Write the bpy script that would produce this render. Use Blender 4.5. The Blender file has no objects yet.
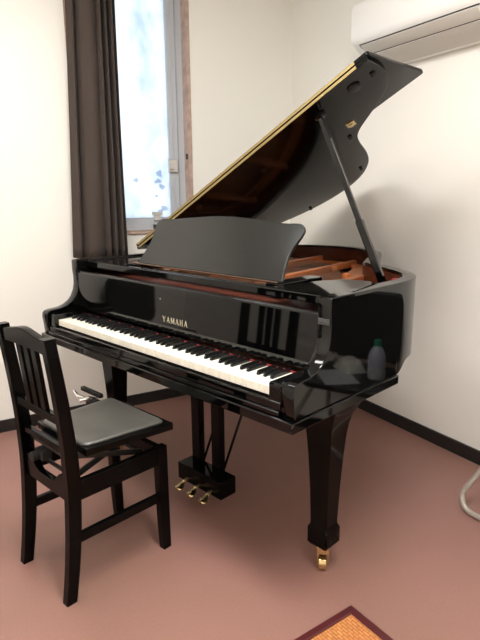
import bpy, bmesh, math, random
from mathutils import Vector, Matrix
random.seed(4)
SC = bpy.context.scene
COL = SC.collection
R = math.radians

# ------------------------------------------------------------------ helpers
class MB:
    """collects shapes into one mesh"""
    def __init__(s): s.bm = bmesh.new()
    def _merge(s, b, M=None):
        if M is not None: bmesh.ops.transform(b, matrix=M, verts=b.verts)
        m = bpy.data.meshes.new('tmp'); b.to_mesh(m); b.free()
        s.bm.from_mesh(m); bpy.data.meshes.remove(m)
        return s
    def shade(s, b, keep):
        """bevels shade smoothly, the flat faces they join stay flat"""
        b.normal_update()
        for f in b.faces:
            f.smooth = True
            for n_, sm_ in keep:
                if n_.dot(f.normal) > .9998: f.smooth = sm_; break
    def box(s, lo, hi, bev=.002, seg=2, M=None):
        b = bmesh.new(); bmesh.ops.create_cube(b, size=1)
        for v in b.verts:
            v.co = Vector([lo[i]+(v.co[i]+.5)*(hi[i]-lo[i]) for i in range(3)])
        b.normal_update()
        if bev:
            keep = [(f.normal.copy(), False) for f in b.faces]
            bmesh.ops.bevel(b, geom=b.edges[:], offset=bev, segments=seg, profile=.5, affect='EDGES', clamp_overlap=True)
            s.shade(b, keep)
        return s._merge(b, M)
    def prism(s, poly, w0, w1, fn=None, bev=0, seg=2, M=None, skip=None):
        """poly in (u,v) extruded along w; fn maps (u,v,w) to a point"""
        fn = fn or (lambda u, v, w: (u, v, w))
        b = bmesh.new()
        A = [b.verts.new(fn(u, v, w0)) for u, v in poly]
        B = [b.verts.new(fn(u, v, w1)) for u, v in poly]
        n = len(poly)
        b.faces.new(A); b.faces.new(B[::-1])
        for i in range(n):
            j = (i+1) % n
            b.faces.new((A[j], A[i], B[i], B[j]))
        bmesh.ops.recalc_face_normals(b, faces=b.faces[:])
        caps = [f for f in b.faces if len(f.verts) == n] if n != 4 else []
        for e in b.edges:       # gently turning outlines shade smoothly, flat sides stay flat
            if len(e.link_faces) == 2 and R(.5) < e.calc_face_angle(0) < R(28):
                for f in e.link_faces: f.smooth = True
        for f in caps: f.smooth = False
        if bev:
            es = [e for e in b.edges if len(e.link_faces) == 2 and e.calc_face_angle(0) > R(28) and not (skip and all(skip(v.co) for v in e.verts))]
            b.normal_update(); keep = [(f.normal.copy(), f.smooth) for f in b.faces]
            bmesh.ops.bevel(b, geom=es, offset=bev, segments=seg, profile=.5, affect='EDGES', clamp_overlap=True)
            s.shade(b, keep)
        big = [f for f in b.faces if len(f.verts) > 4]
        bmesh.ops.triangulate(b, faces=big)
        return s._merge(b, M)
    def tube(s, pts, r, n=10, closed=False):
        pts = [Vector(p) for p in pts]; N = len(pts)
        rs = r if isinstance(r, (list, tuple)) else [r]*N
        b = bmesh.new(); rings = []
        up = None
        for i, p in enumerate(pts):
            t = (pts[min(i+1, N-1)]-pts[max(i-1, 0)]).normalized()
            if up is None:
                up = Vector((0, 0, 1)) if abs(t.z) < .9 else Vector((1, 0, 0))
            x = up.cross(t).normalized(); up = t.cross(x).normalized()
            rings.append([b.verts.new(p+(x*math.cos(2*math.pi*k/n)+up*math.sin(2*math.pi*k/n))*rs[i]) for k in range(n)])
        for i in range(N-1):
            for k in range(n):
                b.faces.new((rings[i][k], rings[i][(k+1) % n], rings[i+1][(k+1) % n], rings[i+1][k])).smooth = True
        b.faces.new(rings[0][::-1]); b.faces.new(rings[-1])
        return s._merge(b)
    def lathe(s, prof, n=24, M=None):
        b = bmesh.new(); rings = []
        for r, z in prof:
            rings.append([b.verts.new((r*math.cos(2*math.pi*k/n), r*math.sin(2*math.pi*k/n), z)) for k in range(n)])
        for i in range(len(prof)-1):
            for k in range(n):
                b.faces.new((rings[i][k], rings[i][(k+1) % n], rings[i+1][(k+1) % n], rings[i+1][k])).smooth = True
        b.faces.new(rings[0][::-1]); b.faces.new(rings[-1])
        return s._merge(b, M)
    def loft(s, rings):
        b = bmesh.new(); vr = [[b.verts.new(p) for p in ring] for ring in rings]
        n = len(rings[0])
        for i in range(len(rings)-1):
            for k in range(n):
                b.faces.new((vr[i][k], vr[i][(k+1) % n], vr[i+1][(k+1) % n], vr[i+1][k])).smooth = True
        b.faces.new(vr[0][::-1]); b.faces.new(vr[-1])
        return s._merge(b)
    def grid(s, P, closed_u=False):
        """surface from a grid of points P[i][j]"""
        b = bmesh.new(); V = [[b.verts.new(p) for p in row] for row in P]
        for i in range(len(P)-1):
            for j in range(len(P[0])-1):
                b.faces.new((V[i][j], V[i+1][j], V[i+1][j+1], V[i][j+1])).smooth = True
        return s._merge(b)
    def mesh(s, name, mat, sharp=35):
        bmesh.ops.recalc_face_normals(s.bm, faces=s.bm.faces[:])
        me = bpy.data.meshes.new(name); s.bm.to_mesh(me); s.bm.free()
        flags = [p.use_smooth for p in me.polygons]
        me.set_sharp_from_angle(angle=R(sharp))
        me.polygons.foreach_set('use_smooth', flags)
        if mat: me.materials.append(mat)
        return me
    def obj(s, name, mat, parent=None, sharp=35):
        return link(name, s.mesh(name, mat, sharp), parent)

def link(name, me, parent=None, loc=None):
    o = bpy.data.objects.new(name, me); COL.objects.link(o)
    if parent: o.parent = parent
    if loc: o.location = loc
    return o
def tag(o, label, cat, group=None, kind=None):
    if label: o['label'] = label
    if cat: o['category'] = cat
    if group: o['group'] = group
    if kind: o['kind'] = kind
    return o
def thing(name, label, cat, loc=(0, 0, 0), rz=0, group=None):
    o = bpy.data.objects.new(name, None); COL.objects.link(o)
    o.empty_display_size = .1
    o.location = loc; o.rotation_euler = (0, 0, rz)
    return tag(o, label, cat, group)
def structure(o):
    o['kind'] = 'structure'; return o
def arc(cx, cy, r, a0, a1, n=6):
    return [(cx+r*math.cos(R(a0+(a1-a0)*i/n)), cy+r*math.sin(R(a0+(a1-a0)*i/n))) for i in range(n+1)]
def catmull(P, sub=5, closed=False):
    out = []; n = len(P)
    for i in range(n-1):
        p0, p1, p2, p3 = P[max(i-1, 0)], P[i], P[i+1], P[min(i+2, n-1)]
        for k in range(sub):
            t = k/sub
            out.append(tuple(.5*((2*p1[d])+(-p0[d]+p2[d])*t+(2*p0[d]-5*p1[d]+4*p2[d]-p3[d])*t*t+(-p0[d]+3*p1[d]-3*p2[d]+p3[d])*t**3) for d in range(len(p1))))
    out.append(tuple(P[-1])); return out
def offset(poly, d):
    """offset an open polyline to its left by d"""
    out = []; n = len(poly)
    for i in range(n):
        a = Vector(poly[max(i-1, 0)]); b = Vector(poly[min(i+1, n-1)])
        t = (b-a).normalized(); nn = Vector((-t.y, t.x))
        out.append((poly[i][0]+nn.x*d, poly[i][1]+nn.y*d))
    return out

# ------------------------------------------------------------------ materials
def mat(name, col, rough=.5, metal=0, spec=.5, bump=0, bscale=80, var=0, vscale=4, col2=None, coat=0, trans=0, sub=0, aniso=None):
    m = bpy.data.materials.new(name); m.use_nodes = True
    nt = m.node_tree; N = nt.nodes; L = nt.links; b = N['Principled BSDF']
    b.inputs['Base Color'].default_value = (*col, 1); b.inputs['Roughness'].default_value = rough
    b.inputs['Metallic'].default_value = metal; b.inputs['Specular IOR Level'].default_value = spec
    b.inputs['Coat Weight'].default_value = coat; b.inputs['Coat Roughness'].default_value = .04
    b.inputs['Transmission Weight'].default_value = trans
    if var or bump:
        tc = N.new('ShaderNodeTexCoord')
    if var:
        no = N.new('ShaderNodeTexNoise'); no.inputs['Scale'].default_value = vscale; no.inputs['Detail'].default_value = 6
        L.new(tc.outputs['Object'], no.inputs['Vector'])
        mx = N.new('ShaderNodeMix'); mx.data_type = 'RGBA'
        c2 = col2 or tuple(c*(1-var) for c in col)
        mx.inputs[6].default_value = (*col, 1); mx.inputs[7].default_value = (*c2, 1)
        rp = N.new('ShaderNodeMapRange'); rp.inputs[1].default_value = .35; rp.inputs[2].default_value = .65
        L.new(no.outputs['Fac'], rp.inputs[0]); L.new(rp.outputs[0], mx.inputs[0]); L.new(mx.outputs[2], b.inputs['Base Color'])
    if bump:
        nb = N.new('ShaderNodeTexNoise'); nb.inputs['Scale'].default_value = bscale; nb.inputs['Detail'].default_value = 4
        L.new(tc.outputs['Object'], nb.inputs['Vector'])
        bp = N.new('ShaderNodeBump'); bp.inputs['Strength'].default_value = bump; bp.inputs['Distance'].default_value = .002
        L.new(nb.outputs['Fac'], bp.inputs['Height']); L.new(bp.outputs[0], b.inputs['Normal'])
    return m

EBONY = mat('polished_ebony', (.0012, .0012, .0012), .045, spec=.42)
BOARD = mat('mirror_polished_board', (.0015, .0015, .0015), .03, spec=.5)
LIDM = mat('polished_lid', (.0012, .0012, .0012), .07, spec=.24)
LEGM = mat('ebony_legs', (.0012, .0012, .0012), .10, spec=.12)
EBONY_SATIN = mat('satin_ebony', (.007, .007, .007), .25, spec=.3)
DESK_M = mat('satin_black_panel', (.010, .0105, .010), .18, spec=.45)
CHAIRB = mat('black_lacquered_wood', (.0015, .0015, .0015), .20, spec=.13)
IVORY = mat('ivory_key', (.86, .83, .72), .22)
KEYBLACK = mat('black_key_resin', (.006, .006, .006), .25)
FELT = mat('red_felt', (.22, .012, .015), .95)
BRASS = mat('brass', (.86, .68, .36), .25, 1, var=.15, vscale=30)
HINGE = mat('satin_brass_hinge', (.40, .31, .145), .5, 1)
GOLDL = mat('gold_lettering', (.50, .46, .33), .4, .3)
STEEL = mat('grey_steel', (.45, .45, .46), .3, 1)
CHROME = mat('chrome', (.85, .85, .85), .1, 1)
PLATE = mat('bronze_painted_iron', (.56, .18, .055), .30, .35, bump=.15, bscale=200, var=.2, vscale=8)
SOUND = mat('spruce_soundboard', (.42, .15, .05), .3, var=.3, vscale=12)
MAHOG = mat('mahogany_veneer', (.060, .014, .007), .25, var=.35, vscale=14)
STRINGM = mat('string_wire', (.55, .35, .25), .35, 1)
RUBBER = mat('black_rubber', (.01, .01, .01), .6)
LEATHER = mat('worn_black_leatherette', (.075, .071, .062), .33, bump=.3, bscale=260, var=.25, vscale=10)
WALLM = mat('cream_wallpaper', (.85, .83, .775), .75, spec=.25, bump=.10, bscale=220)
CEILM = mat('ceiling_white', (.84, .83, .80), .9)
BASEB = mat('black_vinyl_baseboard', (.012, .012, .012), .35)
WHITEP = mat('white_painted_metal', (.50, .52, .55), .4)
WOODT = mat('pale_pinkish_wood', (.52, .38, .31), .5, var=.3, vscale=20)
ACW = mat('white_plastic', (.86, .85, .82), .4)
ACG = mat('warm_grey_plastic', (.60, .57, .52), .5)
DARK = mat('dark_slot', (.03, .03, .03), .6)
TUBEM = mat('beige_grey_painted_tube', (.42, .38, .33), .35, .3)
VINYLB = mat('black_vinyl_seat', (.010, .010, .010), .45, bump=.2, bscale=150)
BOTTLE = mat('pale_blue_grey_plastic', (.42, .44, .52), .3)
GREENC = mat('green_plastic_cap', (.01, .22, .12), .4)
TISSUE = mat('crinkled_white_film', (.62, .60, .55), .35, bump=.8, bscale=30, var=.3, vscale=18)
PAPERM = mat('pale_grey_print', (.50, .51, .53), .6, var=.25, vscale=60)
PAPERW = mat('white_label_print', (.62, .62, .62), .5, var=.4, vscale=40)

def floor_mat():
    m = mat('dusty_pink_vinyl_floor', (.40, .195, .165), .42, spec=.35)
    nt = m.node_tree; N = nt.nodes; L = nt.links; b = N['Principled BSDF']
    tc = N.new('ShaderNodeTexCoord')
    n1 = N.new('ShaderNodeTexNoise'); n1.inputs['Scale'].default_value = 1.6; n1.inputs['Detail'].default_value = 3
    n2 = N.new('ShaderNodeTexNoise'); n2.inputs['Scale'].default_value = 160; n2.inputs['Detail'].default_value = 2
    L.new(tc.outputs['Object'], n1.inputs['Vector']); L.new(tc.outputs['Object'], n2.inputs['Vector'])
    r1 = N.new('ShaderNodeMapRange'); r1.inputs[1].default_value = .38; r1.inputs[2].default_value = .64
    L.new(n1.outputs['Fac'], r1.inputs[0])
    a = N.new('ShaderNodeMix'); a.data_type = 'RGBA'
    a.inputs[6].default_value = (.300, .155, .130, 1); a.inputs[7].default_value = (.268, .145, .112, 1)
    L.new(r1.outputs[0], a.inputs[0])
    c = N.new('ShaderNodeMix'); c.data_type = 'RGBA'; c.blend_type = 'MULTIPLY'; c.inputs[0].default_value = .25
    r2 = N.new('ShaderNodeMapRange'); r2.inputs[1].default_value = .3; r2.inputs[2].default_value = .7; r2.inputs[3].default_value = .8; r2.inputs[4].default_value = 1.2
    L.new(n2.outputs['Fac'], r2.inputs[0]); L.new(a.outputs[2], c.inputs[6]); L.new(r2.outputs[0], c.inputs[7])
    L.new(c.outputs[2], b.inputs['Base Color'])
    return m
FLOORM = floor_mat()

def curtain_mat():
    m = mat('brown_curtain_cloth', (.058, .044, .037), .85, spec=.2, bump=.25, bscale=500)
    b = m.node_tree.nodes['Principled BSDF']
    b.inputs['Sheen Weight'].default_value = .05; b.inputs['Sheen Roughness'].default_value = .5
    return m
CURT = curtain_mat()

def glass_mat():
    """frosted pane: scatters the daylight behind it, with a faint blotchy film"""
    m = bpy.data.materials.new('frosted_window_glass'); m.use_nodes = True
    nt = m.node_tree; N = nt.nodes; L = nt.links
    N.remove(N['Principled BSDF']); out = N['Material Output']
    tc = N.new('ShaderNodeTexCoord'); mp = N.new('ShaderNodeMapping'); mp.inputs['Scale'].default_value = (1, 1, .55)
    L.new(tc.outputs['Object'], mp.inputs[0])
    n1 = N.new('ShaderNodeTexNoise'); n1.inputs['Scale'].default_value = 7; n1.inputs['Detail'].default_value = 7; n1.inputs['Roughness'].default_value = .65
    L.new(mp.outputs[0], n1.inputs['Vector'])
    cr = N.new('ShaderNodeValToRGB'); e = cr.color_ramp.elements
    e[0].position = .34; e[0].color = (.66, .73, .83, 1); e[1].position = .60; e[1].color = (.93, .95, .98, 1)
    L.new(n1.outputs['Fac'], cr.inputs[0])
    tr = N.new('ShaderNodeBsdfTranslucent'); L.new(cr.outputs[0], tr.inputs['Color'])
    df = N.new('ShaderNodeBsdfGlossy'); df.inputs['Roughness'].default_value = .25; df.inputs['Color'].default_value = (.8, .8, .8, 1)
    mx = N.new('ShaderNodeMixShader'); mx.inputs[0].default_value = .06
    L.new(tr.outputs[0], mx.inputs[1]); L.new(df.outputs[0], mx.inputs[2]); L.new(mx.outputs[0], out.inputs['Surface'])
    return m
GLASS = glass_mat()

def woven_mat():
    m = mat('orange_woven_straw', (.55, .25, .07), .45)
    nt = m.node_tree; N = nt.nodes; L = nt.links; b = N['Principled BSDF']
    tc = N.new('ShaderNodeTexCoord')
    br = N.new('ShaderNodeTexBrick'); br.inputs['Scale'].default_value = 22
    br.inputs['Color1'].default_value = (.62, .26, .085, 1); br.inputs['Color2'].default_value = (.52, .19, .06, 1); br.inputs['Mortar'].default_value = (.30, .11, .03, 1)
    br.inputs['Mortar Size'].default_value = .03; br.inputs['Row Height'].default_value = .22
    L.new(tc.outputs['Object'], br.inputs['Vector'])
    no = N.new('ShaderNodeTexNoise'); no.inputs['Scale'].default_value = 60; L.new(tc.outputs['Object'], no.inputs['Vector'])
    mx = N.new('ShaderNodeMix'); mx.data_type = 'RGBA'; mx.blend_type = 'MULTIPLY'; mx.inputs[0].default_value = .5
    L.new(br.outputs[0], mx.inputs[6]); rp = N.new('ShaderNodeMapRange'); rp.inputs[1].default_value = .3; rp.inputs[2].default_value = .7; rp.inputs[3].default_value = .6; rp.inputs[4].default_value = 1.2
    L.new(no.outputs['Fac'], rp.inputs[0]); L.new(rp.outputs[0], mx.inputs[7]); L.new(mx.outputs[2], b.inputs['Base Color'])
    return m
WOVEN = woven_mat()
BURG = mat('burgundy_lacquer_edge', (.075, .012, .014), .35)

def lamp_mat(name, col, strength):
    m = bpy.data.materials.new(name); m.use_nodes = True
    b = m.node_tree.nodes['Principled BSDF']; b.inputs['Base Color'].default_value = (.9, .9, .9, 1)
    b.inputs['Emission Color'].default_value = (*col, 1); b.inputs['Emission Strength'].default_value = strength
    return m

# ------------------------------------------------------------------ the room
K = Vector((-.7866, 1.7772, 0)); TH = 1.3067
A = Vector((math.cos(TH), math.sin(TH), 0)); NN = Vector((-A.y, A.x, 0))
def RP(t, off, z):      # on the window wall: t along it (0 = corner, negative towards viewer), off into the room
    return K + A*t - NN*off + Vector((0, 0, z))
def RB(s, off, z):      # on the back wall: s along it (0 = corner, positive to the right), off into the room
    return K - NN*s - A*off + Vector((0, 0, z))
H = 2.50; DEPTH = 3.15; WIDTH = 3.75
def rbox(mb, f, lo, hi, bev=.0):
    """box in room coordinates through RP or RB"""
    b = bmesh.new(); bmesh.ops.create_cube(b, size=1)
    for v in b.verts:
        q = [lo[i]+(v.co[i]+.5)*(hi[i]-lo[i]) for i in range(3)]
        v.co = f(*q)
    if bev: bmesh.ops.bevel(b, geom=b.edges[:], offset=bev, segments=2, profile=.5, affect='EDGES', clamp_overlap=True)
    return mb._merge(b)

m = MB(); rbox(m, RP, (-DEPTH, 0, -.10), (0, WIDTH, 0)); structure(m.obj('floor', FLOORM))
m = MB(); rbox(m, RP, (-DEPTH-.12, -.12, H), (.12, WIDTH+.12, H+.1)); structure(m.obj('ceiling', CEILM))
W0, W1, WZ0, WZ1 = -1.40, -.712, 1.035, 2.43
m = MB()
rbox(m, RP, (-DEPTH-.12, -.12, -.1), (W0, 0, H)); rbox(m, RP, (W1, -.12, -.1), (.12, 0, H))
rbox(m, RP, (W0, -.12, -.1), (W1, 0, WZ0)); rbox(m, RP, (W0, -.12, WZ1), (W1, 0, H))
structure(m.obj('wall_left', WALLM))
m = MB(); rbox(m, RB, (0, -.12, -.1), (WIDTH+.12, 0, H)); structure(m.obj('wall_back', WALLM))
m = MB(); rbox(m, RP, (-DEPTH, WIDTH, -.1), (0, WIDTH+.12, H)); structure(m.obj('wall_right', WALLM))
m = MB(); rbox(m, RP, (-DEPTH-.12, 0, -.1), (-DEPTH, WIDTH, H)); structure(m.obj('wall_front', WALLM))
m = MB(); rbox(m, RP, (-DEPTH, .0005, 0), (-.0005, .008, .068), .002); structure(m.obj('baseboard_left', BASEB))
m = MB(); rbox(m, RB, (.009, .0005, 0), (WIDTH, .008, .068), .002); structure(m.obj('baseboard_back', BASEB))

# window: wooden lining, white metal frame and sash, frosted pane
win = thing('window_1', None, None, RP(W1, 0, WZ0)); structure(win)
WI = Matrix.Translation(-win.location)
def wobj(mb, name, mt, parent=win):
    bmesh.ops.transform(mb.bm, matrix=WI, verts=mb.bm.verts); return mb.obj(name, mt, parent)
m = MB(); rbox(m, RP, (W1-.022, -.119, WZ0+.02), (W1, .004, WZ1), .002)
rbox(m, RP, (W0, -.119, WZ0+.02), (W0+.022, .004, WZ1), .002); rbox(m, RP, (W0, -.119, WZ1-.02), (W1, .004, WZ1), .002)
wobj(m, 'window_casing', WOODT)
m = MB(); rbox(m, RP, (W0, -.119, WZ0), (W1, .012, WZ0+.018), .003); wobj(m, 'window_sill', WOODT)
S1 = W1-.022
m = MB()
rbox(m, RP, (S1-.034, -.115, WZ0+.02), (S1, -.060, WZ1-.02), .002)
rbox(m, RP, (W0+.022, -.115, WZ0+.02), (W0+.056, -.060, WZ1-.02), .002)
rbox(m, RP, (W0+.022, -.115, WZ0+.018), (S1, -.060, WZ0+.042), .002)
rbox(m, RP, (W0+.022, -.115, WZ1-.06), (S1, -.060, WZ1-.02), .002)
wobj(m, 'window_frame', WHITEP)
m = MB()
rbox(m, RP, (S1-.088, -.108, WZ0+.04), (S1-.036, -.074, WZ1-.05), .003)
rbox(m, RP, (S1-.066, -.076, WZ0+.06), (S1-.060, -.070, WZ1-.05), .001)
rbox(m, RP, (W0+.056, -.108, WZ0+.04), (W0+.1, -.074, WZ1-.05), .003)
rbox(m, RP, (W0+.08, -.108, WZ0+.04), (S1-.07, -.074, WZ0+.085), .003)
rbox(m, RP, (W0+.08, -.108, WZ1-.1), (S1-.07, -.074, WZ1-.05), .003)
sash = wobj(m, 'window_sash', WHITEP)
m = MB(); rbox(m, RP, (W0+.09, -.094, WZ0+.08), (S1-.08, -.090, WZ1-.09)); pane = wobj(m, 'frosted_pane', GLASS)
m = MB(); rbox(m, RP, (S1-.098, -.075, 1.385), (S1-.048, -.060, 1.455), .004); rbox(m, RP, (S1-.094, -.062, 1.40), (S1-.082, -.045, 1.425), .002)
wobj(m, 'sash_lock', ACG, sash)
m = MB(); rbox(m, RP, (S1-.205, -.072, WZ0+.07), (S1-.165, -.062, WZ0+.108), .003); rbox(m, RP, (S1-.215, -.072, WZ0+.10), (S1-.155, -.060, WZ0+.118), .002)
wobj(m, 'sash_clip', ACG, sash)
m = MB(); rbox(m, RP, (S1-.215, -.058, WZ0+.0185), (S1-.135, -.02, WZ0+.045), .002); wobj(m, 'sill_stop', DARK)
m = MB(); rbox(m, RP, (W1-.026, -.030, 1.455), (W1-.0215, -.008, 1.485), .001); wobj(m, 'casing_catch', DARK)
SCRAP = bpy.data.materials.new('grey_tape_scrap'); SCRAP.use_nodes = True
_n = SCRAP.node_tree; _t = _n.nodes.new('ShaderNodeBsdfTranslucent'); _t.inputs[0].default_value = (.70, .73, .77, 1)
_n.nodes.remove(_n.nodes['Principled BSDF']); _n.links.new(_t.outputs[0], _n.nodes['Material Output'].inputs[0])
for t, z, w, h, r in [(-.155, 1.375, .022, .030, .2), (-.165, 1.33, .030, .018, .6), (-.140, 1.30, .026, .020, -.5), (-.175, 1.245, .014, .012, .3), (-.130, 1.175, .030, .020, -.4), (-.155, 1.158, .022, .016, .1), (-.30, 1.335, .018, .022, .4), (-.40, 1.36, .02, .03, 0)]:
    pts = []
    for k in range(7):
        q = 2*math.pi*k/7+r; rr = .5*(1+.35*math.sin(k*2.3+t*40))
        pts.append((S1+t+1.5*w*rr*math.cos(q), z+1.5*h*rr*math.sin(q)))
    m = MB(); m.prism(pts, -.0895, -.0885, lambda u, v, w_: RP(u, w_, v)); wobj(m, 'tape_scrap', SCRAP, pane)

# curtain
def fold(u):            # depth of the cloth across its width 0..1
    if u < .12: return .012+.05*(u/.12)
    if u < .22: return .062-.05*math.sin((u-.12)/.10*math.pi)
    if u < .60: return .062+.026*math.sin((u-.22)/.38*math.pi)
    k = (u-.60)/.40
    return .062+.030*math.sin(k*math.pi*6+.3)*(1.7-.3*k)
def fold_s(u):
    return sum(fold(min(1, max(0, u+d*.012))) for d in (-2, -1, 0, 1, 2))/5
rows = []
NZ, NU = 26, 110
for i in range(NZ+1):
    z = .925+(2.46-.925)*i/NZ; f = i/NZ
    L_ = -1.455+.068*f; R_ = -1.168-.004*(1-f)
    row = []
    for j in range(NU+1):
        u = j/NU
        amp = 1+.25*(1-f)
        off = .035+fold_s(u)*amp+.006*math.sin(5*f+9*u)
        sway = .012*math.sin(2.2*f+u*5)*(1-f)
        row.append(RP(L_+(R_-L_)*u+sway*u*(1-u), off, z))
    rows.append(row)
m = MB(); m.grid(rows); cur = m.obj('curtain', CURT, sharp=180)
sm = cur.modifiers.new('cloth_thickness', 'SOLIDIFY'); sm.thickness = .004; sm.offset = 0
tag(cur, 'dark brown curtain drawn to the left side of the frosted window', 'curtain')

# air conditioner on the back wall
ac = thing('air_conditioner', 'white wall air conditioner high on the wall right of the piano lid', 'air conditioner', RB(1.22, 0, 1.86))
AI = Matrix.Translation(-ac.location)
def aobj(mb, name, mt, parent=ac):
    bmesh.ops.transform(mb.bm, matrix=AI, verts=mb.bm.verts); return mb.obj(name, mt, parent)
X0, X1 = .812, 1.615
prof = [(.001, 1.862), (.02, 1.860), (.11, 1.885), (.18, 1.925), (.212, 1.948), (.224, 1.962), (.230, 1.985), (.231, 2.10), (.222, 2.125), (.19, 2.14), (.001, 2.145)]
m = MB(); m.prism(prof, X0, X1, lambda u, v, w: RB(w, u, v), bev=.004); aobj(m, 'casing', ACW)
def onund(o): # height of the underside at distance o from the wall
    for (a0, z0), (a1, z1) in zip(prof, prof[1:]):
        if a0 <= o <= a1: return z0+(z1-z0)*(o-a0)/(a1-a0)
o0, o1 = .158, .207
m = MB(); m.prism([(o0, onund(o0)-.004), (.18, onund(.18)-.004), (o1, onund(o1)-.004), (o1, onund(o1)+.004), (.18, onund(.18)+.006), (o0, onund(o0)+.006)], X0+.045, X1-.115, lambda u, v, w: RB(w, u, v), bev=.0015); aobj(m, 'air_flap', ACG)
for nm, oo in (('slot', o0-.004), ('slot', o1+.002)):
    w_ = .005 if oo < .15 else .0025
    m = MB(); m.prism([(oo-w_, onund(oo-w_)-.0012), (oo+w_, onund(oo+w_)-.0012), (oo+w_, onund(oo+w_)+.003), (oo-w_, onund(oo-w_)+.003)], X0+.04, X1-.10, lambda u, v, w: RB(w, u, v)); aobj(m, nm, DARK)
m = MB(); m.prism([(o0, onund(o0)-.0012), (o1, onund(o1)-.0012), (o1, onund(o1)+.003), (o0, onund(o0)+.003)], X0+.039, X0+.0435, lambda u, v, w: RB(w, u, v)); aobj(m, 'slot', DARK)
m = MB(); m.prism([(.015, onund(.015)-.0015), (.108, onund(.108)-.0015), (.146, onund(.146)-.0015), (.146, onund(.146)+.003), (.105, onund(.105)+.003), (.015, onund(.015)+.003)], X0+.03, X1-.03, lambda u, v, w: RB(w, u, v)); aobj(m, 'rear_panel', ACG)
m = MB(); m.prism([(.15, onund(.15)-.003), (.195, onund(.195)-.003), (.195, onund(.195)+.003), (.15, onund(.15)+.003)], X1-.085, X1-.045, lambda u, v, w: RB(w, u, v)); aobj(m, 'display_window', DARK)

# ------------------------------------------------------------------ the grand piano
W = .7184
piano = thing('grand_piano', 'black polished grand piano with open lid standing in the room corner', 'piano')
OUT = [(W, .137), (W, .25), (W, .36), (W, .47), (.7175, .54), (.711, .605), (.691, .672), (.648, .738), (.57, .805), (.48, .862), (.408, .910), (.355, .965), (.308, 1.055), (.272, 1.14), (.235, 1.22), (.18, 1.31), (.09, 1.405), (0, 1.46), (-.1, 1.487), (-.21, 1.49), (-.33, 1.46), (-.45, 1.40), (-.56, 1.32), (-.655, 1.215), (-.702, 1.11), (-W, 1.0), (-W, .8), (-W, .6), (-W, .4), (-W, .25), (-W, .137)]
outl = catmull(OUT, 4); inl = offset(outl, .046)
def sstep(a, b, x):
    t = min(1, max(0, (x-a)/(b-a))); return t*t*(3-2*t)
ARM = [(.25, .966), (.139, .966), (.135, .962), (.134, .925), (.137, .885), (.136, .855), (.130, .828), (.118, .803), (.100, .783), (.076, .768), (.045, .759), (.0, .756), (-.015, .752), (-.024, .743), (-.027, .728), (-.023, .69), (-.020, .652), (.25, .652)]
m = MB()
b = bmesh.new(); rings = []
i0 = next(i for i, p in enumerate(outl) if p[1] > .249); i1 = len(outl)-1-next(i for i, p in enumerate(outl[::-1]) if p[1] > .249)
for i in range(i0, i1+1):
    (xo, yo), (xi, yi) = outl[i], inl[i]
    curved = 1 if .52 < yo else 0
    zb = .652+(.692-.652)*sstep(.528, .60, yo)
    e = .003
    d = (Vector((xo, yo))-Vector((xi, yi))).normalized()
    rings.append([(xo, yo, zb), (xo, yo, zb+.006), (xo, yo, .955), (xo, yo, .966-e), (xo-d.x*e*.3, yo-d.y*e*.3, .966-e*.3), (xo-d.x*e, yo-d.y*e, .966), (xi+d.x*e, yi+d.y*e, .966), (xi, yi, .966-e), (xi, yi, zb)])
m.loft(rings)
for sx in (1, -1):
    m.prism(ARM, sx*W, sx*(W-.046), lambda u, v, w: (w, u, v), bev=.0035, skip=lambda c: c.y > .249)
rim = m.obj('rim', EBONY, piano)
# mahogany lining of the inside of the rim
m = MB(); rr = []
il = offset(outl, .0465); il2 = offset(outl, .052)
for i in range(i0, i1+1):
    rr.append([(*il[i], .80), (*il[i], .955), (*il2[i], .955), (*il2[i], .80)])
m.loft(rr); m.obj('rim_lining', MAHOG, piano)
# keybed with a projecting edge
m = MB(); m.box((-W-.007, -.034, .619), (W+.007, .528, .651), .004); m.obj('keybed', EBONY, piano)
for lo_, hi_ in [((-W+.06, .53, .64), (W-.16, .58, .70)), ((-.35, .60, .64), (-.29, 1.38, .72)), ((0, .60, .64), (.06, 1.30, .72))]:
    m = MB(); m.box(lo_, hi_, .004); m.obj('beam', EBONY_SATIN, piano)
# key slip, cheek blocks
m = MB(); m.box((-.668, -.018, .6515), (.668, .0, .690), .004); m.box((-.668, -.026, .6515), (.668, -.016, .666), .003); m.obj('key_slip', EBONY, piano)
for sx in (1, -1):
    m = MB(); m.box((min(sx*.6205, sx*.671), -.014, .6515), (max(sx*.6205, sx*.671), .136, .742), .006); m.obj('cheek_block', EBONY, piano)
m = MB(); m.box((-.62, .002, .652), (.62, .20, .685), .001); m.obj('key_frame', DARK, piano)
# fallboard
FB = [(.1345, .744), (.1385, .911), (.1425, .917), (.152, .917), (.156, .911), (.156, .745)]
m = MB(); m.prism(FB, -.6715, .6715, lambda u, v, w: (w, u, v), bev=.002); fall = m.obj('fallboard', EBONY, piano)
m = MB(); m.box((-.64, .1310, .7235), (.64, .1335, .729), .0005); m.obj('felt_strip', FELT, piano)
m = MB(); m.tube([(-.668, .1505, .9145), (.668, .1505, .9145)], .0035, 10); m.obj('fallboard_hinge', EBONY_SATIN, fall)
m = MB(); m.lathe([(.0035, 0), (.0035, .003), (.001, .004)], 12, Matrix.Translation((-.058, .1372, .866)) @ Matrix.Rotation(R(90), 4, 'X')); m.obj('lock', STEEL, fall)
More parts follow.
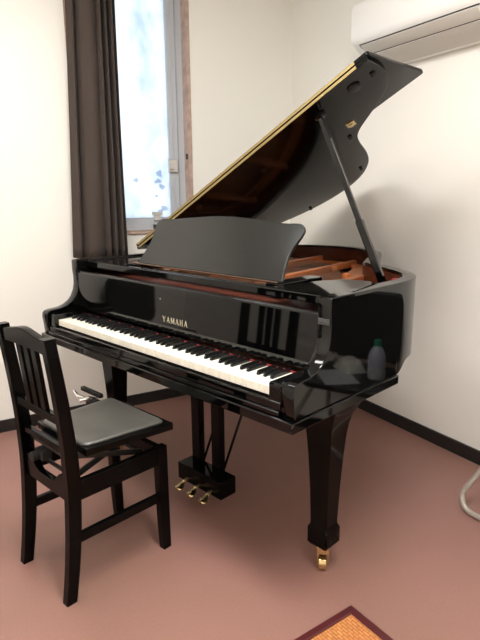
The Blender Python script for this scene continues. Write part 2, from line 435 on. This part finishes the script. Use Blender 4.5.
# maker's lettering in gold on the fallboard
def stroke(p, q, w):
    p, q = Vector(p), Vector(q); d = (q-p).normalized(); nn = Vector((-d.y, d.x))*w/2
    return [tuple(p-nn), tuple(q-nn), tuple(q+nn), tuple(p+nn)]
def letter(c):          # strokes in a unit box 0..1 by 0..1
    s = []
    if c == 'Y': s = [((.02, 1), (.5, .48), .22), ((.98, 1), (.5, .48), .12), ((.5, .5), (.5, 0), .22), ((-.06, .97), (.22, .97), .06), ((.78, .97), (1.06, .97), .06), ((.34, .03), (.66, .03), .06)]
    if c == 'A': s = [((.06, 0), (.5, 1), .11), ((.94, 0), (.5, 1), .24), ((.22, .33), (.78, .33), .09), ((-.06, .03), (.22, .03), .06), ((.74, .03), (1.1, .03), .06)]
    if c == 'M': s = [((.08, 0), (.08, 1), .10), ((.08, 1), (.5, .12), .24), ((.92, 1), (.5, .12), .10), ((.92, 0), (.92, 1), .24), ((-.06, .03), (.22, .03), .06), ((.76, .03), (1.08, .03), .06)]
    if c == 'H': s = [((.15, 0), (.15, 1), .24), ((.85, 0), (.85, 1), .24), ((.15, .5), (.85, .5), .09), ((-.02, .03), (.32, .03), .06), ((.68, .03), (1.02, .03), .06), ((-.02, .97), (.32, .97), .06), ((.68, .97), (1.02, .97), .06)]
    return s
m = MB(); x = -.0475; sl = .004/.167
for c in 'YAMAHA':
    wd = .0195 if c == 'M' else .0165
    for k, (p, q, w) in enumerate(letter(c)):
        def fn(u, v, t, x=x, wd=wd, k=k):
            z = .781+v*.0215
            return (x+u*wd, .1345+(z-.744)*sl-.0004-t-k*.00003, z)
        P = [(pp[0], pp[1]) for pp in stroke(p, q, w)]
        m.prism(P, 0, .0004, fn)
    x += wd+.0082
m.obj('lettering', GOLDL, fall)
# metal plate on the right arm
m = MB(); m.box((.677, .1305, .888), (.7155, .1345, .906), .0015); m.box((.683, .1285, .893), (.692, .131, .901), .001); m.box((.699, .1285, .893), (.708, .131, .901), .001); m.obj('fallboard_catch', mat('dark_grey_steel', (.07, .07, .07), .45, .3), piano)

# keys
PITCH = 1.234/52; KT = .7215
order = 'ABCDEFG'
wm = {}
BW = .0125
off = {'C': -.10, 'D': .10, 'F': -.14, 'G': 0, 'A': .14}     # black key after this note, shift in key widths
whites = [order[i % 7] for i in range(52)]
def white_mesh(l, r):
    key = (round(l, 5), round(r, 5))
    if key in wm: return wm[key]
    g = .0005; w = PITCH-2*g
    poly = [(g, 0), (PITCH-g, 0), (PITCH-g, .050), (PITCH-r, .050), (PITCH-r, .139), (l, .139), (l, .050), (g, .050)]
    clean = []
    for p in poly:
        if not clean or (abs(p[0]-clean[-1][0])+abs(p[1]-clean[-1][1])) > 1e-6: clean.append(p)
    mb = MB(); mb.prism(clean, KT-.026, KT, bev=.0009)
    wm[key] = mb.mesh('white_key', IVORY); return wm[key]
for i, c in enumerate(whites):
    g = .0005
    has_r = c in off and i < 51
    pc = whites[i-1] if i else None
    has_l = pc in off
    r = (BW/2-off[c]*PITCH+.0008) if has_r else g
    l = (BW/2+off[pc]*PITCH+.0008) if has_l else g
    link('white_key', white_mesh(l, r), piano, (-.617+i*PITCH, 0, 0))
bmb = MB(); hw = BW/2
rg = []
for y, w0, w1, z0, z1 in [(.0505, .9, .35, KT-.012, KT-.002), (.0515, 1, .62, KT-.012, KT+.004), (.0545, 1, .78, KT-.012, KT+.0095), (.060, 1, .80, KT-.012, KT+.0118), (.139, 1, .80, KT-.012, KT+.0125)]:
    a_, b_ = hw*w0, hw*w1
    rg.append([(-a_, y, z0), (a_, y, z0), (a_, y, z0+.6*(z1-z0)), (b_, y, z1), (-b_, y, z1), (-a_, y, z0+.6*(z1-z0))])
bmb.loft(rg); bk = bmb.mesh('black_key', KEYBLACK)
for i, c in enumerate(whites):
    if c in off and i < 51:
        link('black_key', bk, piano, (-.617+(i+1+off[c])*PITCH, 0, 0))

# inside: soundboard, iron plate, strings, tuning pins
inn = [p for p in offset(outl, .053)]
def inner_poly(d, y0):
    q = [p for p in offset(outl, d) if p[1] >= y0]
    return [(q[0][0], y0)]+q+[(q[-1][0], y0)]
m = MB(); m.prism(inner_poly(.053, .30), .825, .835); m.obj('soundboard', SOUND, piano)
m = MB(); m.box((-.664, .215, .80), (.664, .315, .902), .004); m.obj('pin_block', mat('dark_red_wood', (.095, .024, .013), .35, var=.4, vscale=25), piano)
m = MB()
pp = [p for p in offset(outl, .0535)]; p2 = [p for p in offset(outl, .135)]
ring = []
for i in range(len(outl)):
    if outl[i][1] < .38: continue
    ring.append([(*pp[i], .872), (*pp[i], .884), (*p2[i], .892), (*p2[i], .878)])
m.loft(ring)
m.box((-.664, .30, .868), (.664, .47, .888), .004)
m.box((-.664, .46, .880), (.60, .485, .905), .005)
for xa, ya, xb, yb_ in [(-.42, .47, -.50, 1.32), (-.16, .47, -.27, 1.44), (.10, .47, .0, 1.36), (.36, .47, .33, .93)]:
    d = Vector((xb-xa, yb_-ya)); L_ = d.length
    M_ = Matrix.Translation((xa, ya, 0)) @ Matrix.Rotation(math.atan2(d.y, d.x), 4, 'Z')
    m.box((0, -.013, .876), (L_, .013, .910), .006, M=M_)
for xa, ya in [(-.55, .9), (-.3, 1.25), (.05, 1.1), (.22, .95), (.45, .70)]:
    m.lathe([(.018, .885), (.018, .897), (.011, .905), (.002, .905)], 14, Matrix.Translation((xa, ya, 0)))
m.obj('iron_plate', PLATE, piano)
m = MB()
for k in range(74):
    f = k/73; xa = -.62+f*1.22
    yb_ = 1.34-.15*f-.55*sstep(.35, 1, f)
    m.tube([(xa, .40, .903), (xa-.06*(1-f), yb_, .899)], .0007+.0008*(1-f), 4)
o = m.obj('strings', STRINGM, piano); o['kind'] = 'stuff'
m = MB()
for k in range(74):
    xa = -.62+k/73*1.22
    for r_ in range(3):
        m.lathe([(.0035, .886), (.0035, .922), (.002, .923)], 6, Matrix.Translation((xa+.004*r_, .345+.022*r_, 0)))
o = m.obj('tuning_pins', STEEL, piano); o['kind'] = 'stuff'
# boards left and right of the music desk and the rail under it
m = MB(); m.box((-.6715, .188, .930), (.6715, .214, .9575), .004); m.obj('desk_rail', EBONY, piano)
for sx in (1, -1):
    m = MB(); P = [(.425, .216), (.671, .216), (.671, .47), (.60, .525), (.52, .515), (.47, .43)]
    m.prism([(sx*x_, y_) for x_, y_ in P], .932, .9565, bev=.003); m.obj('side_board', BOARD, piano)
# music desk
dT = Vector((0, .13, .185)).normalized(); dN = Vector((1, 0, 0)).cross(dT)
D0 = Vector((0, .285, .9625))
half = catmull([(0, .246), (.08, .244), (.16, .238), (.24, .231), (.30, .2255), (.335, .2245), (.36, .226), (.385, .2245), (.402, .217), (.412, .203), (.413, .186), (.406, .158), (.397, .128), (.393, .10), (.396, .07), (.403, .035), (.411, 0)], 3)
poly = [(-x_, s_) for x_, s_ in half[::-1]][:-1]+half
m = MB(); m.prism(poly, -.012, 0, lambda u, v, w: D0+Vector((u, 0, 0))+dT*v-dN*w*-1, bev=.002)
desk = m.obj('music_desk', DESK_M, piano)
m = MB(); m.box((-.415, .262, .958), (.415, .287, .9635), .0015); m.obj('desk_ledge', EBONY_SATIN, desk)
m = MB(); m.box((-.412, .2605, .9605), (.412, .2632, .9645), .0005); m.obj('ledge_strip', mat('brown_strip', (.14, .075, .045), .4), desk)
for x_ in (-.14, .14):
    m = MB(); m.tube([D0+Vector((x_, .100, .112)), (x_, .46, .965)], .006, 8); m.obj('desk_support', EBONY_SATIN, desk)
m = MB(); m.box((-.43, .262, .9325), (-.36, .50, .9575), .003); m.obj('desk_slide', EBONY, piano)
m = MB(); m.box((.36, .262, .9325), (.42, .50, .9575), .003); m.obj('desk_slide', EBONY, piano)

# lid, hinged on the bass side and held up on the prop
AL = R(27.33); cA, sA = math.cos(AL), math.sin(AL)
def LP(s, y, t): return Vector((-W+s*cA-t*sA, y, .985+s*sA+t*cA))
YL = .503
lo = []
for x_, y_ in offset(catmull(OUT, 4), -.008):
    if y_ < YL: continue
    lo.append((x_+W, y_))
lo = [(1.452, YL)]+lo+[(-.006, YL)]
m = MB(); m.prism(lo, 0, .0140, LP, bev=.002); lid = m.obj('lid', LIDM, piano)
fp = [(-.004, YL), (1.452, YL), (1.457, YL+.008), (1.457, YL+.357)]+arc(1.447, YL+.363, .010, -10, 90, 4)+[(.02, YL+.385), (-.004, YL+.375)]
m = MB(); m.prism(fp, .0150, .0290, LP, bev=.002); flap = m.obj('front_flap', LIDM, lid)
m = MB()
m.prism([(.01, .0022), (1.405, .0022), (1.405, .0115), (.01, .0115)], YL-.0016, YL+.0003, lambda u, v, w: LP(u, w, v))
m.obj('piano_hinge', HINGE, lid)
m = MB()
m.prism([(.01, .0175), (1.405, .0175), (1.405, .0268), (.01, .0268)], YL-.0016, YL+.0003, lambda u, v, w: LP(u, w, v))
m.obj('piano_hinge', HINGE, lid)
def stud(name, s_, y_, r_, h_, mt, par=lid, t0=0.0):
    M_ = Matrix.Translation(LP(s_, y_, t0)) @ Matrix.Rotation(-AL, 4, 'Y') @ Matrix.Rotation(math.pi, 4, 'X')
    mb = MB(); mb.lathe([(r_, -.001), (r_, h_*.75), (r_*.8, h_), (.0005, h_)], 18, M_); return mb.obj(name, mt, par)
stud('prop_cup', 1.331, .590, .024, .010, RUBBER)
stud('prop_cup', 1.172, .592, .022, .012, EBONY_SATIN)
stud('bumper', 1.404, .600, .010, .009, RUBBER)
stud('bumper', 1.070, .925, .009, .009, RUBBER)
stud('bumper', .842, 1.335, .009, .010, RUBBER)
stud('bumper', .405, 1.44, .009, .010, RUBBER)
M_ = Matrix.Translation(LP(1.149, .823, 0)) @ Matrix.Rotation(-AL, 4, 'Y') @ Matrix.Rotation(R(20), 4, 'Z')
m = MB(); m.box((-.018, -.020, -.004), (.018, .020, .0005), .002, M=M_); m.box((-.008, -.014, -.012), (.008, .006, -.003), .002, M=M_); m.obj('brass_catch', BRASS, lid)
# lid prop
pb = Vector((.577, .662, .915)); pt = LP(1.17, .592, -.012)
dv = (pt-pb); Lp = dv.length; q = dv.to_track_quat('Z', 'Y').to_matrix().to_4x4()
M_ = Matrix.Translation(pb) @ q
m = MB(); m.box((-.015, -.013, 0), (.015, .013, Lp*.40), .005, M=M_); m.box((-.0105, -.0095, Lp*.37), (.0105, .0095, Lp), .003, M=M_)
prop = m.obj('lid_prop', EBONY, piano)
m = MB(); m.box((.545, .635, .895), (.610, .685, .930), .004); m.obj('prop_bracket', EBONY_SATIN, prop)
m = MB(); m.box((.600, .668, .930), (.618, .690, .950), .002); m.obj('prop_felt', FELT, prop)

# legs on brass casters
def leg_at(x, y, rz=0):
    mb = MB(); M0 = Matrix.Translation((x, y, 0)) @ Matrix.Rotation(rz, 4, 'Z')
    prf = [(.034, .094), (.0405, .104), (.0405, .156), (.0345, .168), (.0335, .18), (.037, .30), (.043, .42), (.048, .49), (.053, .53), (.062, .565), (.078, .598), (.083, .619)]
    rings = []
    for h, z in prf:
        c = h*.12
        rings.append([M0 @ Vector(p) for p in [(-h+c, -h, z), (h-c, -h, z), (h, -h+c, z), (h, h-c, z), (h-c, h, z), (-h+c, h, z), (-h, h-c, z), (-h, -h+c, z)]])
    mb.loft(rings); lg = mb.obj('leg', LEGM, piano, sharp=30)
    mb = MB()
    mb.lathe([(.016, .085), (.018, .094)], 16, M0)
    a0 = M0 @ Matrix.Translation((.004, -.006, 0)) @ Matrix.Rotation(R(35), 4, 'Z')
    mb.box((-.021, -.012, .060), (.021, .012, .088), .004, M=a0)
    mb.box((-.021, -.010, .020), (-.0165, .010, .065), .002, M=a0); mb.box((.0165, -.010, .020), (.021, .010, .065), .002, M=a0)
    mb.lathe([(.020, -.014), (.024, -.011), (.024, .011), (.020, .014)], 22, a0 @ Matrix.Translation((0, 0, .024)) @ Matrix.Rotation(R(90), 4, 'Y'))
    mb.obj('caster', BRASS, lg)
leg_at(.6215, .268); leg_at(-.630, .275); leg_at(-.02, 1.18)

# pedal lyre
m = MB(); m.box((-.135, .250, .052), (.135, .335, .128), .004)
lyre = m.obj('pedal_lyre', LEGM, piano)
m = MB(); m.box((-.12, .275, .585), (.12, .335, .6185), .004); m.obj('lyre_head', EBONY, lyre)
for x_ in (-.062, .062):
    m = MB(); m.box((x_-.026, .292, .127), (x_+.026, .322, .586), .004); m.obj('lyre_post', LEGM, lyre)
for x_ in (-.075, 0, .075):
    m = MB()
    pts = [(x_, .26, .078), (x_, .225, .074), (x_, .205, .066), (x_, .188, .055), (x_, .172, .047)]
    rg = []
    for k, (px_, py_, pz_) in enumerate([(x_, .27, .072), (x_, .245, .069), (x_, .232, .062), (x_, .224, .055), (x_, .210, .048), (x_, .197, .046), (x_, .190, .047)]):
        w_ = (.008, .008, .009, .014, .020, .019, .010)[k]; h_ = .0045
        rg.append([(px_-w_, py_, pz_-h_), (px_+w_, py_, pz_-h_), (px_+w_*1.02, py_, pz_), (px_+w_*.7, py_, pz_+h_), (px_-w_*.7, py_, pz_+h_), (px_-w_*1.02, py_, pz_)])
    m.loft(rg); m.obj('pedal', BRASS, lyre, sharp=50)
for x_ in (-.062, .062):
    m = MB(); m.tube([(x_, .33, .115), (x_*1.1, .60, .66)], .0055, 10); m.obj('lyre_brace', EBONY_SATIN, lyre)

# ------------------------------------------------------------------ piano chair
chair = thing('piano_chair', 'black wooden piano chair with slatted back and leatherette seat at the keyboard', 'chair', (.0017, -.2305, 0), .0218)
def post_path(sx, pts): return pts
for sx in (-1, 1):
    # rear leg and back post in one curved piece
    prf = [(-.192, 0, .018), (-.176, .10, .0195), (-.162, .22, .021), (-.153, .36, .022), (-.153, .46, .022), (-.158, .56, .0205), (-.169, .68, .019), (-.183, .80, .018), (-.190, .856, .0175)]
    rings = []
    x_ = sx*.147
    for y_, z_, h in catmull(prf, 3):
        g = .0155; c = .0025
        rings.append([(x_-g+c, y_-h, z_), (x_+g-c, y_-h, z_), (x_+g, y_-h+c, z_), (x_+g, y_+h-c, z_), (x_+g-c, y_+h, z_), (x_-g+c, y_+h, z_), (x_-g, y_+h-c, z_), (x_-g, y_-h+c, z_)])
    m = MB(); m.loft(rings); m.obj('back_post', CHAIRB, chair)
    rings = []
    for y_, z_, h in [(.190, 0, .017), (.187, .1, .0185), (.184, .30, .020), (.184, .397, .020)]:
        g = .016 if z_ > .05 else .0145; c = .0025
        rings.append([(x_-g+c, y_-h, z_), (x_+g-c, y_-h, z_), (x_+g, y_-h+c, z_), (x_+g, y_+h-c, z_), (x_+g-c, y_+h, z_), (x_-g+c, y_+h, z_), (x_-g, y_+h-c, z_), (x_-g, y_-h+c, z_)])
    m = MB(); m.loft(rings); m.obj('leg', CHAIRB, chair)
    m = MB(); m.box((x_-.011, -.150, .333), (x_+.011, .166, .398), .003); m.obj('side_apron', CHAIRB, chair)
    m = MB(); m.box((x_-.009, -.158, .190), (x_+.009, .168, .222), .003); m.obj('stretcher', CHAIRB, chair)
def lean(z): # y of the back posts at height z
    return -.153-.037*max(0, (z-.46))/.396
# shaped top rail
top = catmull([(-.1635, .846), (-.12, .8475), (-.07, .856), (0, .867), (.07, .856), (.12, .8475), (.1635, .846)], 5)
poly = top+[(.1635, .800), (.1, .806), (0, .809), (-.1, .806), (-.1635, .800)]
m = MB(); m.prism(poly, -.013, .013, lambda u, v, w: (u, lean(v)+w+.002, v), bev=.003); m.obj('top_rail', CHAIRB, chair)
for x_ in (-.044, .004, .052):
    m = MB(); M_ = Matrix.Translation((x_, lean(.61), .61)) @ Matrix.Rotation(math.atan2(.037*.2/.396, .2), 4, 'X')
    m.box((-.0145, -.007, -.006), (.0145, .007, .205), .002, M=M_); m.obj('back_slat', CHAIRB, chair)
m = MB(); m.box((-.134, lean(.60)-.010, .585), (.134, lean(.60)+.010, .613), .003); m.obj('back_rail', CHAIRB, chair)
m = MB(); m.box((-.134, -.166, .486), (.134, -.146, .507), .003); m.obj('back_rail', CHAIRB, chair)
ap = [(-.134, .330), (.134, .330), (.134, .410), (.105, .412)]+[(.09, .408), (.075, .395), (.06, .380), (.04, .372), (-.04, .372), (-.06, .380), (-.075, .395), (-.09, .408), (-.105, .412), (-.134, .410)]
m = MB(); m.prism(ap, -.166, -.144, lambda u, v, w: (u, w, v), bev=.002); m.obj('rear_apron', CHAIRB, chair)
m = MB(); m.box((-.134, .172, .335), (.134, .194, .396), .003); m.obj('front_apron', CHAIRB, chair)
# height mechanism between base and seat
m = MB()
for x_ in (-.105, .105):
    for y0, z0, y1, z1 in [(-.12, .385, .13, .462), (.13, .385, -.12, .462)]:
        d = Vector((0, y1-y0, z1-z0)); M_ = Matrix.Translation((x_+(.006 if y0 > 0 else -.006), y0, z0)) @ Matrix.Rotation(math.atan2(d.z, d.y), 4, 'X')
        m.box((-.004, 0, -.010), (.004, d.length, .010), .002, M=M_)
for y_ in (-.12, .13):
    m.tube([(-.13, y_, .385), (.13, y_, .385)], .007, 10); m.tube([(-.12, y_, .460), (.12, y_, .460)], .007, 10)
m.box((-.125, -.145, .455), (.125, .16, .470), .003)
m.obj('scissor_lift', mat('black_painted_steel', (.012, .012, .012), .35), chair)
m = MB(); m.tube([(-.06, -.15, .42), (-.06, -.178, .42)], .016, 16); m.tube([(-.06, -.10, .42), (-.06, -.15, .42)], .006, 10); m.box((-.085, -.155, .405), (-.03, -.12, .437), .003); m.obj('lift_knob', RUBBER, chair)
# seat
st = [(-.172, -.098), (.172, -.098), (.172, .213), (-.172, .213)]
m = MB(); m.prism([(-.152, -.106), (.160, -.106), (.203, .203), (-.160, .203)], .468, .495, bev=.005); seat = m.obj('seat', CHAIRB, chair)
rings = []
for z_, i_ in [(.490, .0), (.499, .0), (.5035, .004), (.505, .012), (.506, .03)]:
    x0, x1, y0, y1 = -.142+i_, .158-i_, -.102+i_, .184-i_
    rc = .02; ring = []
    for cx, cy, a0 in [(x1-rc, y1-rc, 0), (x0+rc, y1-rc, 90), (x0+rc, y0+rc, 180), (x1-rc, y0+rc, 270)]:
        ring += [(px_*(1+.09*(py_-.04)/.14*.9)+.010*(py_+.1)/.3, py_, z_) for px_, py_ in arc(cx, cy, rc, a0, a0+90, 4)]
    rings.append(ring)
m = MB(); m.loft(rings); m.obj('seat_pad', LEATHER, seat)
m = MB(); m.box((-.215, .118, .470), (-.165, .155, .492), .003); m.box((-.34, .17, .484), (-.20, .188, .500), .003); m.obj('lever_bracket', EBONY_SATIN, chair)
m = MB(); m.tube([(-.205, .115, .500), (-.24, .10, .506), (-.29, .115, .508)], [.006, .008, .007], 10); m.obj('adjusting_lever', CHROME, chair)
m = MB(); m.tube([(-.185, .15, .492), (-.19, .12, .503), (-.20, .085, .503)], [.006, .009, .008], 10); m.obj('adjusting_lever', CHROME, chair)

# ------------------------------------------------------------------ folding chairs by the walls
def folding_chair(label, loc, rz):
    t = thing('folding_chair', label, 'chair', loc, rz, 'tube framed chairs along the walls')
    def rounded(x0, x1, y0, y1, rc, n=5):
        out = []
        for cx, cy, a0 in [(x1-rc, y1-rc, 0), (x0+rc, y1-rc, 90), (x0+rc, y0+rc, 180), (x1-rc, y0+rc, 270)]:
            out += arc(cx, cy, rc, a0, a0+90, n)
        return out
    m = MB(); m.prism(rounded(-.19, .19, -.19, .19, .05), .415, .445, bev=.010, seg=3); m.obj('seat', VINYLB, t)
    m = MB(); m.prism(rounded(-.23, .23, .46, .795, .07), .20, .225, lambda u, v, w: (u, w+(v-.6)*.06, v), bev=.010, seg=3); m.obj('backrest', VINYLB, t)
    def U(yf, yt, zt, xf, xt):
        rc = .06; P = [(-xt, yt, zt)]
        for k in range(7):
            q_ = R(90*k/6)
            P.append((-xf+rc-rc*math.cos(q_), yf+(yt-yf)*(rc-rc*math.sin(q_))/zt, .0125+rc-rc*math.sin(q_)))
        P += [(-x_, y_, z_) for x_, y_, z_ in P[::-1]]
        return P
    m = MB(); m.tube(U(-.10, .06, .43, .335, .178), .0115, 12); m.obj('leg', TUBEM, t)
    m = MB(); m.tube(U(.20, .12, .43, .20, .170), .0115, 12); m.obj('leg', TUBEM, t)
    for sx in (-1, 1):
        m = MB(); m.tube([(sx*.17, .10, .425), (sx*.17, .19, .45), (sx*.165, .225, .52), (sx*.16, .236, .63), (sx*.16, .24, .70)], .011, 10); m.obj('back_frame', TUBEM, t)
    return t
FC = Vector((1.155, .955, 0)); FR = R(-13)
folding_chair('black chair on grey tube legs at the right edge beside the piano', FC, FR)
folding_chair('black chair against the left wall, mirrored dimly in the fallboard', (-1.14, -.66, 0), R(75))
# things lying on the right-hand chair (mirrored in the rim)
bt = thing('plastic_bottle', 'pale plastic bottle with green cap mirrored in the piano side', 'bottle', (1.055, .975, .4455))
m = MB(); m.lathe([(.036, 0), (.039, .006), (.039, .055), (.0375, .062), (.039, .07), (.037, .105), (.028, .13), (.016, .147), (.013, .152)], 28); m.obj('bottle_body', BOTTLE, bt)
m = MB(); m.lathe([(.0165, .150), (.0165, .172), (.014, .177), (.001, .177)], 20); m.obj('cap', GREENC, bt)
m = MB(); m.lathe([(.0394, .010), (.0394, .052)], 28); m.obj('paper_label', PAPERW, bt)
rows = []
for i in range(13):
    u = i/12*2-1; row = []
    for j in range(13):
        v = j/12*2-1
        h = .055*(1-abs(u)**4)*(1-abs(v)**4)+.008*math.sin(7*u+3*v)*math.cos(5*v)
        row.append((u*.07, v*.055, max(.001, h)))
    rows.append(row)
rows2 = [[(p[0], p[1], 0) for p in r_] for r_ in rows]
m = MB(); m.grid(rows); m.grid(rows2)
tp = m.obj('tissue_packet', TISSUE, sharp=60); tp.location = (1.21, 1.00, .446); tp.rotation_euler = (0, 0, R(30))
tag(tp, 'crumpled whitish packet behind a paper, mirrored in the piano side', 'packet')
m = MB(); m.box((-.10, -.075, 0), (.10, .075, .004), .001)
pf = m.obj('leaflet', PAPERM); pf.location = (1.19, .865, .4455); pf.rotation_euler = (0, 0, R(40))
tag(pf, 'small grey leaflet lying flat, mirrored low in the piano side', 'paper')

# ------------------------------------------------------------------ framed mat on the floor
mt = thing('floor_mat', 'orange woven floor mat with dark burgundy edge at the bottom of the photo', 'mat', (.7984, .1737, 0), R(-10.3))
w_, l_ = .62, .90
m = MB(); bw = .026
m.box((0, -bw, 0), (w_, 0, .014), .005, 3); m.box((0, -l_, 0), (bw, -bw*.5, .014), .005, 3); m.box((w_-bw, -l_, 0), (w_, -bw*.5, .014), .005, 3); m.box((0, -l_, 0), (w_, -l_+bw, .014), .005, 3)
m.obj('border', BURG, mt)
m = MB(); m.box((bw-.004, -l_+bw-.004, 0), (w_-bw+.004, -bw+.004, .009), .001); m.obj('woven_field', WOVEN, mt)

# ------------------------------------------------------------------ ceiling lamps and daylight
def ceiling_lamp(s, off, label, strength):
    c = RB(s, off, H)
    t = thing('ceiling_light', label, 'lamp', c, TH-math.pi/2, 'ceiling lamps')
    m = MB(); m.box((-.62, -.15, -.05), (.62, .15, 0), .004); m.obj('housing', ACW, t)
    m = MB(); m.box((-.60, -.13, -.075), (.60, .13, -.0505), .006); m.obj('diffuser', lamp_mat('lamp_diffuser', (1, .985, .955), strength), t)
ceiling_lamp(2.35, 1.55, 'long white ceiling lamp nearer the right wall', 53.0)
ceiling_lamp(1.25, 2.05, 'long white ceiling lamp nearer the window wall', 23.5)

wd = bpy.data.worlds.new('daylight'); SC.world = wd; wd.use_nodes = True
bg = wd.node_tree.nodes['Background']; bg.inputs[0].default_value = (.86, .93, 1, 1); bg.inputs[1].default_value = 1.85

# ------------------------------------------------------------------ camera
cam = bpy.data.cameras.new('camera'); co = bpy.data.objects.new('camera', cam); COL.objects.link(co); SC.camera = co
f = 540.13; C_ = Vector((1.5641, -1.0732, 1.24)); yaw, pitch, roll = .7819, -.2252, -.0077
fw = Vector((-math.sin(yaw)*math.cos(pitch), math.cos(yaw)*math.cos(pitch), math.sin(pitch)))
ri = Vector((math.cos(yaw), math.sin(yaw), 0)); up = ri.cross(fw)
r_ = ri*math.cos(roll)+up*math.sin(roll); u_ = -ri*math.sin(roll)+up*math.cos(roll)
Mx = Matrix((r_, u_, -fw)).transposed().to_4x4(); Mx.translation = C_
co.matrix_world = Mx
cam.sensor_fit = 'VERTICAL'; cam.sensor_height = 24; cam.lens = f/640*24; cam.clip_start = .02

vs = SC.view_settings; vs.view_transform = 'Standard'; vs.look = 'None'; vs.gamma = 1; vs.use_curve_mapping = False
vs.exposure = 0
SC.cycles.use_denoising = True
SC.cycles.max_bounces = 10; SC.cycles.diffuse_bounces = 6; SC.cycles.glossy_bounces = 5
